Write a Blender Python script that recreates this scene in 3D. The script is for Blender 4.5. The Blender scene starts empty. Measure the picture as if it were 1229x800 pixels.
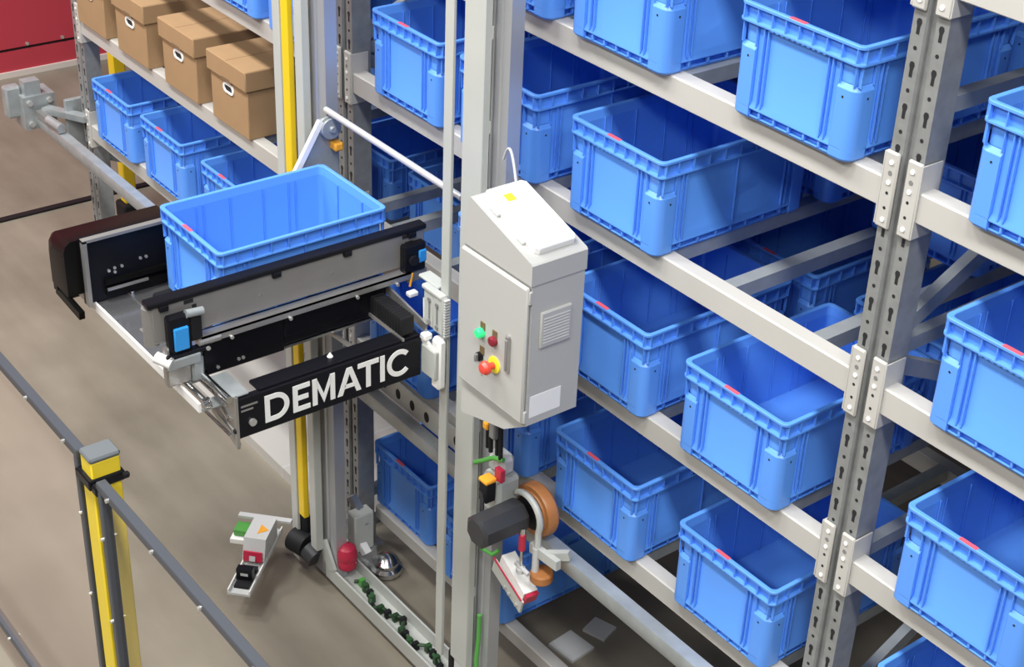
import bpy, math, random
from mathutils import Vector, Matrix
random.seed(7)
PI = math.pi
scene = bpy.context.scene
COL = scene.collection

# ------------------------------------------------------------------ materials
MATS = {}
def mat(name, rgb, rough=.5, metal=0., spec=.5, emit=None, alpha=None, bump=0., bscale=60., vary=0., vscale=6., coat=0., sss=0.):
    m = bpy.data.materials.new(name); m.use_nodes = True
    nt = m.node_tree; b = nt.nodes['Principled BSDF']
    b.inputs['Base Color'].default_value = (*rgb, 1); b.inputs['Roughness'].default_value = rough
    b.inputs['Metallic'].default_value = metal; b.inputs['Specular IOR Level'].default_value = spec
    b.inputs['Coat Weight'].default_value = coat
    if sss:
        b.inputs['Subsurface Weight'].default_value = sss
        b.inputs['Subsurface Radius'].default_value = (.004, .008, .02)
    if emit:
        b.inputs['Emission Color'].default_value = (*emit[0], 1); b.inputs['Emission Strength'].default_value = emit[1]
    if vary or bump:
        tc = nt.nodes.new('ShaderNodeTexCoord')
    if vary:
        n = nt.nodes.new('ShaderNodeTexNoise'); n.inputs['Scale'].default_value = vscale; n.inputs['Detail'].default_value = 5
        nt.links.new(tc.outputs['Object'], n.inputs['Vector'])
        r = nt.nodes.new('ShaderNodeMapRange'); r.inputs[1].default_value = .3; r.inputs[2].default_value = .7
        r.inputs[3].default_value = 1 - vary; r.inputs[4].default_value = 1 + vary
        nt.links.new(n.outputs['Fac'], r.inputs[0])
        mx = nt.nodes.new('ShaderNodeMix'); mx.data_type = 'RGBA'; mx.blend_type = 'MULTIPLY'; mx.inputs[0].default_value = 1
        mx.inputs[6].default_value = (*rgb, 1); nt.links.new(r.outputs[0], mx.inputs[7])
        nt.links.new(mx.outputs[2], b.inputs['Base Color'])
    if bump:
        n2 = nt.nodes.new('ShaderNodeTexNoise'); n2.inputs['Scale'].default_value = bscale; n2.inputs['Detail'].default_value = 3
        nt.links.new(tc.outputs['Object'], n2.inputs['Vector'])
        bp = nt.nodes.new('ShaderNodeBump'); bp.inputs['Strength'].default_value = bump; bp.inputs['Distance'].default_value = .002
        nt.links.new(n2.outputs['Fac'], bp.inputs['Height']); nt.links.new(bp.outputs[0], b.inputs['Normal'])
    MATS[name] = m
    return m

TOTE = mat('blue_polypropylene', (.105, .315, .87), .34)
_nt = TOTE.node_tree; _bv = _nt.nodes.new('ShaderNodeBevel'); _bv.samples = 4; _bv.inputs['Radius'].default_value = .0028
_nt.links.new(_bv.outputs[0], _nt.nodes['Principled BSDF'].inputs['Normal'])
HOLE = mat('dark_hole', (.012, .012, .014), .8)
REDTAG = mat('red_sticker', (.75, .10, .14), .5)
CREAM = mat('light_grey_powder_coat', (.48, .47, .44), .42, vary=.04, vscale=4)
GALV = mat('galvanised_steel', (.29, .30, .30), .42, metal=.35, vary=.12, vscale=25)
GALVB = mat('bright_galvanised', (.37, .40, .41), .38, metal=.4, vary=.10, vscale=18)
MASTW = mat('pale_grey_paint', (.47, .49, .46), .45, vary=.03)
ALU = mat('anodised_aluminium', (.47, .48, .50), .36, metal=.5)
ALUD = mat('aluminium_groove', (.26, .26, .27), .5, metal=.3)
STEEL = mat('brushed_steel', (.46, .45, .44), .34, metal=.75, vary=.08, vscale=12)
CHROME = mat('polished_steel', (.72, .72, .72), .18, metal=1.)
ROD = mat('satin_steel_rod', (.55, .55, .54), .45, metal=.3)
TRAY = mat('mirror_sheet_metal', (.42, .42, .43), .18, metal=.8, vary=.1, vscale=9)
PANEL = mat('grey_sheet_metal', (.29, .28, .27), .42, metal=.45, vary=.05, vscale=8)
BLACK = mat('black_powder_coat', (.006, .006, .009), .35, spec=.25)
BLACKG = mat('gloss_black_cover', (.004, .004, .004), .36, spec=.16)
RUBBER = mat('black_rubber', (.010, .010, .012), .6, spec=.3)
GRAPH = mat('graphite_motor_paint', (.035, .036, .040), .42)
WHITE = mat('white_paint', (.86, .86, .84), .4)
WHITEP = mat('white_plastic', (.88, .88, .86), .32)
CAB = mat('cabinet_grey_paint', (.46, .46, .44), .42, bump=.04, bscale=400)
YEL = mat('safety_yellow', (.80, .56, .015), .4)
YELB = mat('fence_yellow', (.82, .62, .03), .4)
ORANGE = mat('orange_polyurethane', (.42, .17, .055), .4, vary=.1, vscale=20)
AMBER = mat('amber_connector', (.80, .36, .03), .4)
RED = mat('signal_red', (.48, .022, .06), .4)
DRED = mat('dark_red_button', (.22, .015, .03), .3)
REDE = mat('emergency_red', (.75, .07, .045), .35)
ESY = mat('emergency_yellow', (.85, .72, .04), .4)
GREENL = mat('green_lamp', (.03, .60, .22), .3, emit=((.03, .8, .22), .45))
GREEN = mat('green_cable', (.08, .32, .06), .45)
DGREEN = mat('green_black_chain', (.02, .06, .02), .5, vary=.6, vscale=14)
BLUEM = mat('blue_module', (.03, .30, .75), .35)
TAGB = mat('brown_legend_plate', (.16, .11, .05), .5)
GREY = mat('mid_grey_plastic', (.20, .20, .20), .5)
LGREY = mat('pale_grey_plastic', (.55, .56, .56), .45)
CARD = mat('brown_cardboard', (.36, .225, .115), .8, vary=.05, vscale=8, bump=.08, bscale=120)
CARDD = mat('cardboard_crease', (.20, .12, .06), .85)
FENCE = mat('slate_grey_profile', (.075, .083, .10), .42, metal=.25)
CAPG = mat('grey_plastic_cap', (.115, .13, .14), .6)
BOLT = mat('zinc_bolt', (.68, .68, .66), .3, metal=.7)
WALLR = mat('crimson_wall_panel', (.50, .045, .07), .45, vary=.06, vscale=.8)
WALLS = mat('white_plinth', (.70, .62, .58), .5)

# concrete floor with soft blotches and brush marks
def floor_mat():
    m = bpy.data.materials.new('polished_concrete'); m.use_nodes = True
    nt = m.node_tree; b = nt.nodes['Principled BSDF']
    tc = nt.nodes.new('ShaderNodeTexCoord')
    def noise(scale, stretch, detail=6):
        mp = nt.nodes.new('ShaderNodeMapping'); mp.inputs['Scale'].default_value = stretch
        n = nt.nodes.new('ShaderNodeTexNoise'); n.inputs['Scale'].default_value = scale; n.inputs['Detail'].default_value = detail
        nt.links.new(tc.outputs['Object'], mp.inputs[0]); nt.links.new(mp.outputs[0], n.inputs['Vector'])
        return n
    a = noise(1.6, (1, 1, 1)); c = noise(5, (.35, 1.4, 1))
    r = nt.nodes.new('ShaderNodeValToRGB'); e = r.color_ramp.elements
    e[0].position = .30; e[0].color = (.155, .138, .107, 1); e[1].position = .72; e[1].color = (.285, .256, .205, 1)
    mx = nt.nodes.new('ShaderNodeMix'); mx.data_type = 'FLOAT'; mx.inputs[0].default_value = .42
    nt.links.new(a.outputs['Fac'], mx.inputs[2]); nt.links.new(c.outputs['Fac'], mx.inputs[3])
    nt.links.new(mx.outputs[0], r.inputs[0]); nt.links.new(r.outputs[0], b.inputs['Base Color'])
    b.inputs['Roughness'].default_value = .42; b.inputs['Specular IOR Level'].default_value = .4
    return m
FLOOR = floor_mat()

def pane_mat(name, haze):
    m = bpy.data.materials.new(name); m.use_nodes = True
    nt = m.node_tree; nt.nodes.remove(nt.nodes['Principled BSDF'])
    out = nt.nodes['Material Output']
    tr = nt.nodes.new('ShaderNodeBsdfTransparent'); tr.inputs[0].default_value = (.985, .98, .975, 1)
    gl = nt.nodes.new('ShaderNodeBsdfGlossy'); gl.inputs['Roughness'].default_value = .05
    df = nt.nodes.new('ShaderNodeBsdfDiffuse'); df.inputs[0].default_value = (.82, .66, .56, 1)
    fr = nt.nodes.new('ShaderNodeFresnel'); fr.inputs[0].default_value = 1.5
    ge = nt.nodes.new('ShaderNodeNewGeometry'); sb = nt.nodes.new('ShaderNodeMath'); sb.operation = 'SUBTRACT'; sb.inputs[0].default_value = 1
    nt.links.new(ge.outputs['Backfacing'], sb.inputs[1])
    ml = nt.nodes.new('ShaderNodeMath'); ml.operation = 'MULTIPLY'; nt.links.new(fr.outputs[0], ml.inputs[0]); nt.links.new(sb.outputs[0], ml.inputs[1])
    m1 = nt.nodes.new('ShaderNodeMixShader'); m2 = nt.nodes.new('ShaderNodeMixShader'); m2.inputs[0].default_value = haze
    nt.links.new(ml.outputs[0], m1.inputs[0]); nt.links.new(tr.outputs[0], m1.inputs[1]); nt.links.new(gl.outputs[0], m1.inputs[2])
    nt.links.new(m1.outputs[0], m2.inputs[1]); nt.links.new(df.outputs[0], m2.inputs[2])
    nt.links.new(m2.outputs[0], out.inputs['Surface'])
    return m
PANE = pane_mat('clear_polycarbonate', 0.0); REFL_HAZE = pane_mat('painted_reflection_haze', .24)  # second pane: bright reflection painted in as a rosy haze

# ------------------------------------------------------------------ mesh builder
class MB:
    def __init__(s): s.V = []; s.F = []; s.M = []; s.mats = []
    def mi(s, m):
        if m not in s.mats: s.mats.append(m)
        return s.mats.index(m)
    def add(s, verts, faces, m):
        k = len(s.V); i = s.mi(m)
        s.V += [Vector(v) for v in verts]
        for f in faces: s.F.append([k + j for j in f]); s.M.append(i)
        return s
    def box(s, x0, x1, y0, y1, z0, z1, m):
        if x0 > x1: x0, x1 = x1, x0
        if y0 > y1: y0, y1 = y1, y0
        if z0 > z1: z0, z1 = z1, z0
        return s.add([(x0,y0,z0),(x1,y0,z0),(x1,y1,z0),(x0,y1,z0),(x0,y0,z1),(x1,y0,z1),(x1,y1,z1),(x0,y1,z1)],
                     [(0,3,2,1),(4,5,6,7),(0,1,5,4),(1,2,6,5),(2,3,7,6),(3,0,4,7)], m)
    def bbox(s, x0, x1, y0, y1, z0, z1, m, b=.004):
        """box with chamfered edges"""
        if x0 > x1: x0, x1 = x1, x0
        if y0 > y1: y0, y1 = y1, y0
        if z0 > z1: z0, z1 = z1, z0
        b = min(b, (x1-x0)*.4, (y1-y0)*.4, (z1-z0)*.4)
        def ring(i, z):
            return [(x0+i,y0+b,z),(x0+b,y0+i,z),(x1-b,y0+i,z),(x1-i,y0+b,z),(x1-i,y1-b,z),(x1-b,y1-i,z),(x0+b,y1-i,z),(x0+i,y1-b,z)]
        return s.loft([ring(b*.7, z0), ring(0, z0+b), ring(0, z1-b), ring(b*.7, z1)], m)
    def loft(s, loops, m, cap=True, closed=False):
        n = len(loops[0]); v = [p for l in loops for p in l]; f = []
        L = len(loops)
        for i in range(L if closed else L-1):
            for j in range(n):
                a = i*n; c = ((i+1) % L)*n
                f.append((a+j, a+(j+1)%n, c+(j+1)%n, c+j))
        if cap and not closed:
            f.append(tuple(range(n))[::-1]); f.append(tuple((L-1)*n+j for j in range(n)))
        return s.add(v, f, m)
    def prism(s, poly, axis, a, b, m):
        """poly in the two other axes (cyclic order), extruded along axis"""
        def P(u, v, w):
            return {'x': (w,u,v), 'y': (u,w,v), 'z': (u,v,w)}[axis]
        return s.loft([[P(u,v,a) for u, v in poly], [P(u,v,b) for u, v in poly]], m)
    def cyl(s, p0, p1, r, m, n=16, r1=None, cap=True):
        p0 = Vector(p0); p1 = Vector(p1); d = (p1-p0).normalized()
        a = d.orthogonal().normalized(); b = d.cross(a)
        if r1 is None: r1 = r
        ring = lambda c, rr: [c + a*math.cos(2*PI*i/n)*rr + b*math.sin(2*PI*i/n)*rr for i in range(n)]
        return s.loft([ring(p0, r), ring(p1, r1)], m, cap)
    def lathe(s, p0, axis, prof, m, n=28):
        p0 = Vector(p0); d = Vector(axis).normalized(); a = d.orthogonal().normalized(); b = d.cross(a)
        loops = [[p0 + d*h + (a*math.cos(2*PI*i/n) + b*math.sin(2*PI*i/n))*max(r, 1e-4) for i in range(n)] for r, h in prof]
        return s.loft(loops, m, True)
    def torus(s, c, axis, R, r, m, n=32, k=10, squash=1.):
        c = Vector(c); d = Vector(axis).normalized(); a = d.orthogonal().normalized(); b = d.cross(a)
        loops = []
        for i in range(n):
            t = 2*PI*i/n; u = a*math.cos(t) + b*math.sin(t)
            loops.append([c + u*(R + r*math.cos(2*PI*j/k)) + d*r*squash*math.sin(2*PI*j/k) for j in range(k)])
        return s.loft(loops, m, False, True)
    def tube(s, pts, r, m, n=8):
        pts = [Vector(p) for p in pts]; loops = []; up = None
        for i, p in enumerate(pts):
            d = (pts[min(i+1, len(pts)-1)] - pts[max(i-1, 0)]).normalized()
            if up is None: up = d.orthogonal().normalized()
            a = (up - d*up.dot(d)).normalized(); up = a; b = d.cross(a)
            loops.append([p + (a*math.cos(2*PI*j/n) + b*math.sin(2*PI*j/n))*r for j in range(n)])
        return s.loft(loops, m)
    def bar(s, p0, p1, w, h, m, up=(0,0,1)):
        """rectangular bar from p0 to p1, w sideways, h along up"""
        p0 = Vector(p0); p1 = Vector(p1); d = (p1-p0).normalized(); u = Vector(up)
        a = d.cross(u).normalized(); u = a.cross(d).normalized()
        ring = lambda c: [c - a*w/2 - u*h/2, c + a*w/2 - u*h/2, c + a*w/2 + u*h/2, c - a*w/2 + u*h/2]
        return s.loft([ring(p0), ring(p1)], m)
    def hexb(s, corners8, m):
        return s.add(corners8, [(0,3,2,1),(4,5,6,7),(0,1,5,4),(1,2,6,5),(2,3,7,6),(3,0,4,7)], m)
    def build(s, name, parent=None, origin=None, label=None, smooth=True):
        me = bpy.data.meshes.new(name)
        o0 = Vector(origin) if origin is not None else (parent_loc(parent) if parent else Vector((0,0,0)))
        me.from_pydata([v - o0 for v in s.V], [], s.F)
        for m in s.mats: me.materials.append(m)
        me.polygons.foreach_set('material_index', s.M)
        me.validate(); me.update()
        import bmesh
        bm = bmesh.new(); bm.from_mesh(me); bmesh.ops.recalc_face_normals(bm, faces=bm.faces); bm.to_mesh(me); bm.free()
        if smooth:
            me.polygons.foreach_set('use_smooth', [True]*len(me.polygons)); me.set_sharp_from_angle(angle=math.radians(32))
        o = bpy.data.objects.new(name, me); COL.objects.link(o)
        if parent is not None: o.parent = parent; o.location = o0 - parent_loc(parent)
        else: o.location = o0
        if label: o['label'] = label
        return o
def parent_loc(p):
    v = Vector((0,0,0))
    while p is not None: v += p.location; p = p.parent
    return v
def thing(name, loc, label, cat, group=None):
    o = bpy.data.objects.new(name, None); COL.objects.link(o); o.empty_display_size = .1
    o.location = loc; tag(o, label, cat, group); return o
def tag(o, label, cat, group=None):
    o['label'] = label; o['category'] = cat
    if group: o['group'] = group
    return o
def structure(o): o['kind'] = 'structure'; return o
def dup(root, loc, label, group=None):
    r = root.copy(); COL.objects.link(r); r.location = loc; r['label'] = label
    if group: r['group'] = group
    for ch in list(root.children):
        c = ch.copy(); COL.objects.link(c); c.parent = r
        for g in ch.children:
            d = g.copy(); COL.objects.link(d); d.parent = c
    return r

# ------------------------------------------------------------------ setting
structure(MB().box(-14, 8, -14, 9, -.1, 0, FLOOR).build('floor', smooth=False))
w = MB()
w.box(-10.16, -10.06, -3, 9, 0.04, .178, WALLR); w.box(-10.16, -10.075, -3, 9, .178, .20, HOLE); w.box(-10.16, -10.06, -3, 9, .20, 3.6, WALLR)
structure(w.build('wall_left', smooth=False))
structure(MB().box(-10.16, -10.045, -3, 9, 0, .04, WALLS).build('baseboard_left', smooth=False))
for i, y in enumerate((3.63, 3.88, 3.38)):
    b = MB(); b.cyl((-10.06, y, .215), (-10.052, y, .215), .012, BOLT, 10)
    tag(b.build('wall_screw', origin=(-10.06, y, .215)), ['silver screw in the red wall, left of the visible pair', 'silver screw in the red wall, right of the visible pair', 'silver screw in the red wall panel at the photo\'s left edge'][i], 'screw', 'screws along the red wall joint')
structure(MB().box(-8.045, -8.0, -3, 9, 0, .012, RUBBER).build('trim_1', smooth=False))

# ------------------------------------------------------------------ totes
LV = {0: 3.165, 1: 2.633, 2: 2.108, 3: 1.573, 4: 1.040, 5: .220}
TW, TD, TH = .40, .60, .29
def rrect(i, r, z, n=4):
    x0, x1, y0, y1 = -TW/2+i, TW/2-i, i, TD-i
    out = []
    for cx, cy, a0 in ((x1-r, y0+r, -90), (x1-r, y1-r, 0), (x0+r, y1-r, 90), (x0+r, y0+r, 180)):
        for k in range(n+1):
            a = math.radians(a0 + 90*k/n); out.append((cx+r*math.cos(a), cy+r*math.sin(a), z))
    return out
def tote_body():
    b = MB()
    prof = [(.012,.028,0),(.007,.028,.008),(.024,.024,.0085),(.024,.024,.026),(.005,.028,.0265),(.005,.028,.031),(.014,.022,.046),
            (.014,.022,.240),(.002,.022,.2405)]
    b.loft([rrect(*p) for p in prof], TOTE, False)
    inner = [(.018,.018,.262),(.0195,.018,.034)]
    b.loft([rrect(*p) for p in inner], TOTE, False)
    b.F.append([j + len(b.V) - 20 for j in range(20)]); b.M.append(0)      # inside floor
    k = 0; b.F.append(list(range(20))[::-1]); b.M.append(0)
    # corner columns
    for sx in (-1, 1):
        for sy in (0, 1):
            def corner(ins, r, z, wx=.066, wy=.066):
                X = lambda v: sx*(TW/2 - v)
                Y = lambda v: (v if sy == 0 else TD - v)
                pts = [(X(wx), Y(ins))]
                for k2 in range(6):
                    a = PI/2*k2/5
                    pts.append((X(ins + r - r*math.sin(a)), Y(ins + r - r*math.cos(a))))
                pts += [(X(ins), Y(wy)), (X(.015), Y(wy)), (X(.015), Y(.023)), (X(.023), Y(.015)), (X(wx), Y(.015))]
                return [(x, y, z) for x, y in pts]
            b.loft([corner(.009,.028,.0), corner(.004,.028,.007), corner(.004,.028,.177), corner(.0138,.020,.190)], TOTE)
            for t in (0, 1):   # vertical webs from the column to the rim, and the flank rib
                for v in (.018, .064):
                    if t == 0: b.box(sx*(TW/2-v)-.0012, sx*(TW/2-v)+.0012, (.005 if sy == 0 else TD-.005), (.015 if sy == 0 else TD-.015), .186, .241, TOTE)
                    else: b.box(sx*(TW/2-.005), sx*(TW/2-.015), (v if sy == 0 else TD-v)-.0012, (v if sy == 0 else TD-v)+.0012, .186, .241, TOTE)
            # drain dot
            yy = .0037 if sy == 0 else TD-.0037
            b.cyl((sx*(TW/2-.045), yy, .158), (sx*(TW/2-.045), yy+(-.0006 if sy == 0 else .0006), .158), .0032, HOLE, 8)
            yv = .045 if sy == 0 else TD-.045
            b.cyl((sx*(TW/2-.0037), yv, .158), (sx*(TW/2-.0031), yv, .158), .0032, HOLE, 8)
    # flank ribs and base-slot webs
    for yy, yo in ((.005, .015), (TD-.005, TD-.015)):
        for x in (-.112, -.098, .098, .112): b.box(x-.0016, x+.0016, yy, yo, .034, .241, TOTE)
        for x in (-.10, -.05, .0, .05, .10): b.box(x-.003, x+.003, yy+(.002 if yy < .1 else -.002), yo+(.004 if yy < .1 else -.004), .008, .028, TOTE)
    for s in (-1, 1):
        for y in (.088, .104, .300, TD-.104, TD-.088): b.box(s*(TW/2-.005), s*(TW/2-.015), y-.0016, y+.0016, .034, .241, TOTE)
        for y in (.10, .17, .24, .30, .36, .43, .50): b.box(s*(TW/2-.007), s*(TW/2-.02), y-.003, y+.003, .008, .028, TOTE)
        for y in (.12, .145, .24, .36, .455, .48): b.box(s*(TW/2-.0175), s*(TW/2-.0225), y-.0014, y+.0014, .033, .262, TOTE)
    for x in (-.075, .075):
        for y0, y1 in ((.0175, .0225), (TD-.0225, TD-.0175)): b.box(x-.0014, x+.0014, y0, y1, .033, .262, TOTE)
    return b
def tote_rim():
    b = MB()
    prof = [(.014,.022,.2405),(.0,.022,.2408),(.0,.022,.2465),(.0125,.018,.2475),(.0125,.018,.280),(.0,.022,.2815),(.0,.022,.2885),(.0015,.021,.29),
            (.012,.016,.29),(.014,.016,.2885),(.018,.018,.262)]
    b.loft([rrect(*p) for p in prof], TOTE, False)
    for yy, yo in ((.0008, .0135), (TD-.0008, TD-.0135)):
        for x in (-.182, -.136, -.088, -.044, 0, .044, .088, .136, .182): b.box(x-.0014, x+.0014, yy, yo, .246, .283, TOTE)
        # scalloped drip under the middle of the ledge
        for k in range(-5, 6): b.box(k*.017-.005, k*.017+.005, yy+(0 if yy < .1 else -.006), yy+(.006 if yy < .1 else 0), .2375, .242, TOTE)
    for s in (-1, 1):
        for y in (.018, .064, .12, .18, .24, .30, .36, .42, .48, .536, .582): b.box(s*(TW/2-.0008), s*(TW/2-.0135), y-.0014, y+.0014, .246, .283, TOTE)
    return b
tote0 = thing('storage_tote', (0,0,0), '', 'storage box')
tote_body().build('body', tote0); rimo = tote_rim().build('rim', tote0)
MB().box(-.036, .016, .0008, .0125, .2895, .2912, REDTAG).build('sticker', tote0, label='small red sticker on the rim')
used = [False]
def tote(xr, lvl, label, y=2.66, group=None, z=None):
    """xr = right-hand front corner"""
    loc = (xr-.2, y, LV[lvl] + .0005 if z is None else z)
    if not used[0]:
        used[0] = True; tote0.location = loc; tote0['label'] = label
        if group: tote0['group'] = group
        return tote0
    return dup(tote0, loc, label, group)

tote(-3.768, 0, 'open blue tote riding on the carriage above the black lettered bar', 1.852, 'blue storage totes', z=1.612)
del tote0['group']
GF = 'blue totes in the front row of the racking'
# centre bay (between the two perforated posts with the machine in front)
tote(-3.815, 1, 'blue tote on the top shelf beside the far perforated post', group=GF)
tote(-3.270, 1, 'blue tote foot on the top shelf just right of the mast top', group=GF)
tote(-2.780, 1, 'blue tote on the top shelf, second left of the big perforated post', group=GF)
tote(-2.136, 1, 'large blue tote on the top shelf touching the big perforated post on its left side', group=GF)
tote(-3.797, 2, 'blue tote on the second shelf right beside the far perforated post, above the steel rod', group=GF)
tote(-3.300, 2, 'blue tote on the second shelf half hidden behind the cabinet mast', group=GF)
tote(-2.748, 2, 'blue tote on the second shelf just right of and above the grey cabinet', group=GF)
tote(-3.290, 3, 'blue tote on the third shelf almost hidden behind the mast left of the cabinet', group=GF)
tote(-2.745, 3, 'blue tote on the third shelf directly right of the grey cabinet', group=GF)
tote(-2.198, 3, 'blue tote on the third shelf left of the big perforated post, tipped sun-bright front', group=GF)['label'] = 'blue tote on the third shelf, nearest on the left of the big perforated post'
tote(-3.842, 4, 'blue tote on the fourth shelf right under the end of the black lettered bar', group=GF)
tote(-3.270, 4, 'blue tote on the fourth shelf behind the mast just under the cabinet', group=GF)
tote(-2.735, 4, 'blue tote on the fourth shelf right of the orange wheel', group=GF)
tote(-2.152, 4, 'blue tote on the fourth shelf beside the lower big perforated post', group=GF)
tote(-3.998, 5, 'dark lit blue tote on the lowest shelf left of the thin guide strip', y=2.785, group=GF)['label'] = 'shaded blue tote on the lowest shelf left of the thin guide strip'
tote(-3.465, 5, 'blue tote on the lowest shelf behind the motor and red tipped arm', y=2.745, group=GF)
# right bay
tote(-1.400, 1, 'uppermost blue tote at the right photo edge, beyond the big perforated post', group=GF)
tote(-1.395, 2, 'second blue tote down the right photo edge, beyond the big post', group=GF)
tote(-1.395, 3, 'third blue tote down the right photo edge, beyond the big post', group=GF)
tote(-1.400, 4, 'blue tote at the bottom right photo corner, only its rim and inside in the photo', y=2.675, group=GF)
# left bay
tote(-4.985, 2, 'blue tote on the shelf above the cardboard boxes, left of the yellow strip', group=GF)
tote(-4.510, 2, 'blue tote on the shelf above the cardboard boxes, between yellow strip and far post', group=GF)
tote(-6.215, 4, 'farthest blue tote on the shelf below the cardboard boxes, beside the end post', group=GF)
tote(-5.708, 4, 'middle blue tote of the three on the shelf below the cardboard boxes', group=GF)
tote(-5.135, 4, 'nearest blue tote of the three below the cardboard boxes, just behind the carried tote', group=GF)
# rear row, double deep
GR = 'blue totes in the shaded rear row of the racking'
YR = 3.33
LN = {1: 'top', 2: 'second', 3: 'third', 4: 'fourth'}
for lvl, xs in ((1, ((-3.80, 'behind the mast top'), (-3.27, 'right of the mast top'), (-2.72, 'behind the second tote left of the big post'), (-2.14, 'behind the large tote by the big post'), (-1.55, 'right of the big perforated post'))),
                (2, ((-3.80, 'behind the tote above the steel rod'), (-3.27, 'behind the tote at the mast'), (-2.72, 'behind the tote above the cabinet'), (-2.17, 'behind the empty place left of the big post'), (-1.55, 'right of the big perforated post'))),
                (4, ((-3.83, 'behind the tote under the lettered bar'), (-3.27, 'behind the mast'), (-4.58, 'just left of the far perforated post'), (-5.10, 'second left of the far perforated post'), (-5.63, 'third left of the far perforated post'))),
                (2, ((-4.56, 'left of the far perforated post'),)),
                (3, ((-4.56, 'left of the far perforated post'), (-5.10, 'behind the nearest cardboard box'), (-3.83, 'behind the empty place right of the carried tote'), (-3.27, 'behind the mast'), (-2.72, 'behind the tote beside the cabinet'), (-2.17, 'behind the tote left of the big post'), (-1.55, 'right of the big perforated post')))):
    for xr, wh in xs:
        tote(xr, lvl, f'shaded rear tote on the {LN[lvl]} shelf, {wh}', y=YR, group=GR)

# ------------------------------------------------------------------ archive boxes
def archive_box():
    r = thing('cardboard_box', (0,0,0), '', 'cardboard box')
    b = MB(); b.bbox(-.150, .150, .008, .40, 0, .225, CARD, .003)
    body = b.build('body', r)
    l = MB(); l.bbox(-.160, .160, -.004, .412, .205, .288, CARD, .004)
    l.box(-.0012, .0012, -.002, .411, .2878, .2885, CARDD)
    # front flap: shallow cut-out at the lower lid edge
    l.prism([(-.04,.203),(.04,.203),(.03,.216),(-.03,.216)], 'y', -.0052, -.003, CARDD)
    l.build('lid', r)
    h = MB(); 
    def stad(w2, r2, y, n=8):
        pts = []
        for k in range(n+1): a = -PI/2 + PI*k/n; pts.append((w2 + r2*math.cos(a), y, .168 + r2*math.sin(a)))
        for k in range(n+1): a = PI/2 + PI*k/n; pts.append((-w2 + r2*math.cos(a), y, .168 + r2*math.sin(a)))
        return pts
    h.loft([stad(.022,.021,.009), stad(.022,.021,.0035), stad(.019,.013,.0035), stad(.019,.013,.009)], WHITE, False)
    ho = h.build('hand_hole', r, label='white ringed hand hole')
    MB().loft([stad(.019,.0128,.0078), stad(.019,.0128,.0088)], HOLE).build('opening', ho)
    return r
bx = archive_box()
for i, (xr, lab) in enumerate(((-5.113, 'brown cardboard box with lid, nearest to the yellow strip'), (-5.542, 'brown cardboard box with lid, second from the yellow strip'),
                               (-6.000, 'brown cardboard box with lid, third from the yellow strip, top cut by the photo'), (-6.425, 'farthest brown cardboard box, at the end post, lid out of the photo'))):
    loc = (xr-.152, 2.672, LV[3]+.0005); G = 'cardboard boxes on one shelf'
    if i == 0: bx.location = loc; bx['label'] = lab; bx['group'] = G
    else: dup(bx, loc, lab, G)

# ------------------------------------------------------------------ racking
YB = 2.70
def upright_post(x0, z1=3.9, y0=YB):
    b = MB(); w = .100
    sec = [(0,.0),(.036,.0),(.040,.006),(.040,.016),(.060,.016),(.060,.006),(.064,.0),(w,.0),(w,.075),(w-.020,.075),(w-.020,.070),(w-.006,.070),(w-.006,.006),
           (.066,.006),(.066,.022),(.034,.022),(.034,.006),(.006,.006),(.006,.070),(.020,.070),(.020,.075),(0,.075)]
    b.prism([(x0+u, y0+v) for u, v in sec], 'z', .012, z1, GALV)
    z = .10
    while z < z1 - .05:
        for cx in (.019, .081):
            b.prism([(x0+cx-.0075, z+.012), (x0+cx-.0055, z+.019), (x0+cx, z+.021), (x0+cx+.0055, z+.019), (x0+cx+.0075, z+.012), (x0+cx+.0045, z+.002), (x0+cx+.0045, z-.016), (x0+cx-.0045, z-.016), (x0+cx-.0045, z+.002)], 'y', y0-.0006, y0+.001, HOLE)
            b.cyl((x0+cx, y0-.0006, z+.052), (x0+cx, y0+.001, z+.052), .0052, HOLE, 8)
        z += .1
    return b
def rack_frame(x0, label):
    r = thing('rack_frame', (x0+.05, YB+.04, 0), label, 'rack frame', 'upright frames of the racking')
    upright_post(x0).build('post', r); upright_post(x0, y0=3.96).build('post', r)
    for yy in (YB, 3.96):
        f = MB(); f.box(x0-.02, x0+.12, yy-.03, yy+.11, 0, .012, GALV); f.box(x0-.004, x0+.104, yy-.004, yy+.079, .012, .13, GALV)
        for sx in (-.008, .108): f.cyl((x0+sx, yy-.015, .012), (x0+sx, yy-.015, .03), .009, BOLT, 8)
        f.build('foot_plate', r)
    zs = [.25 + .64*k for k in range(6)]
    for k, z in enumerate(zs):
        MB().bar((x0+.05, YB+.065, z), (x0+.05, 3.965, z), .035, .04, GALVB).build('horizontal_brace', r)
        if k < 5:
            a, c = ((YB+.07, 3.955) if k % 2 else (3.955, YB+.07))
            MB().bar((x0+.05, a, z+.04), (x0+.05, c, z+.60), .03, .045, GALVB).build('diagonal_brace', r)
    return r
UX = (-6.850, -4.473, -2.048)
rack_frame(UX[0], 'perforated steel rack frame at the far left end, beside the red wall')
rack_frame(UX[1], 'perforated steel rack frame behind the lift machine, between boxes and middle totes')
rack_frame(UX[2], 'big perforated steel rack frame, foremost, on the right of the photo')
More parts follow.
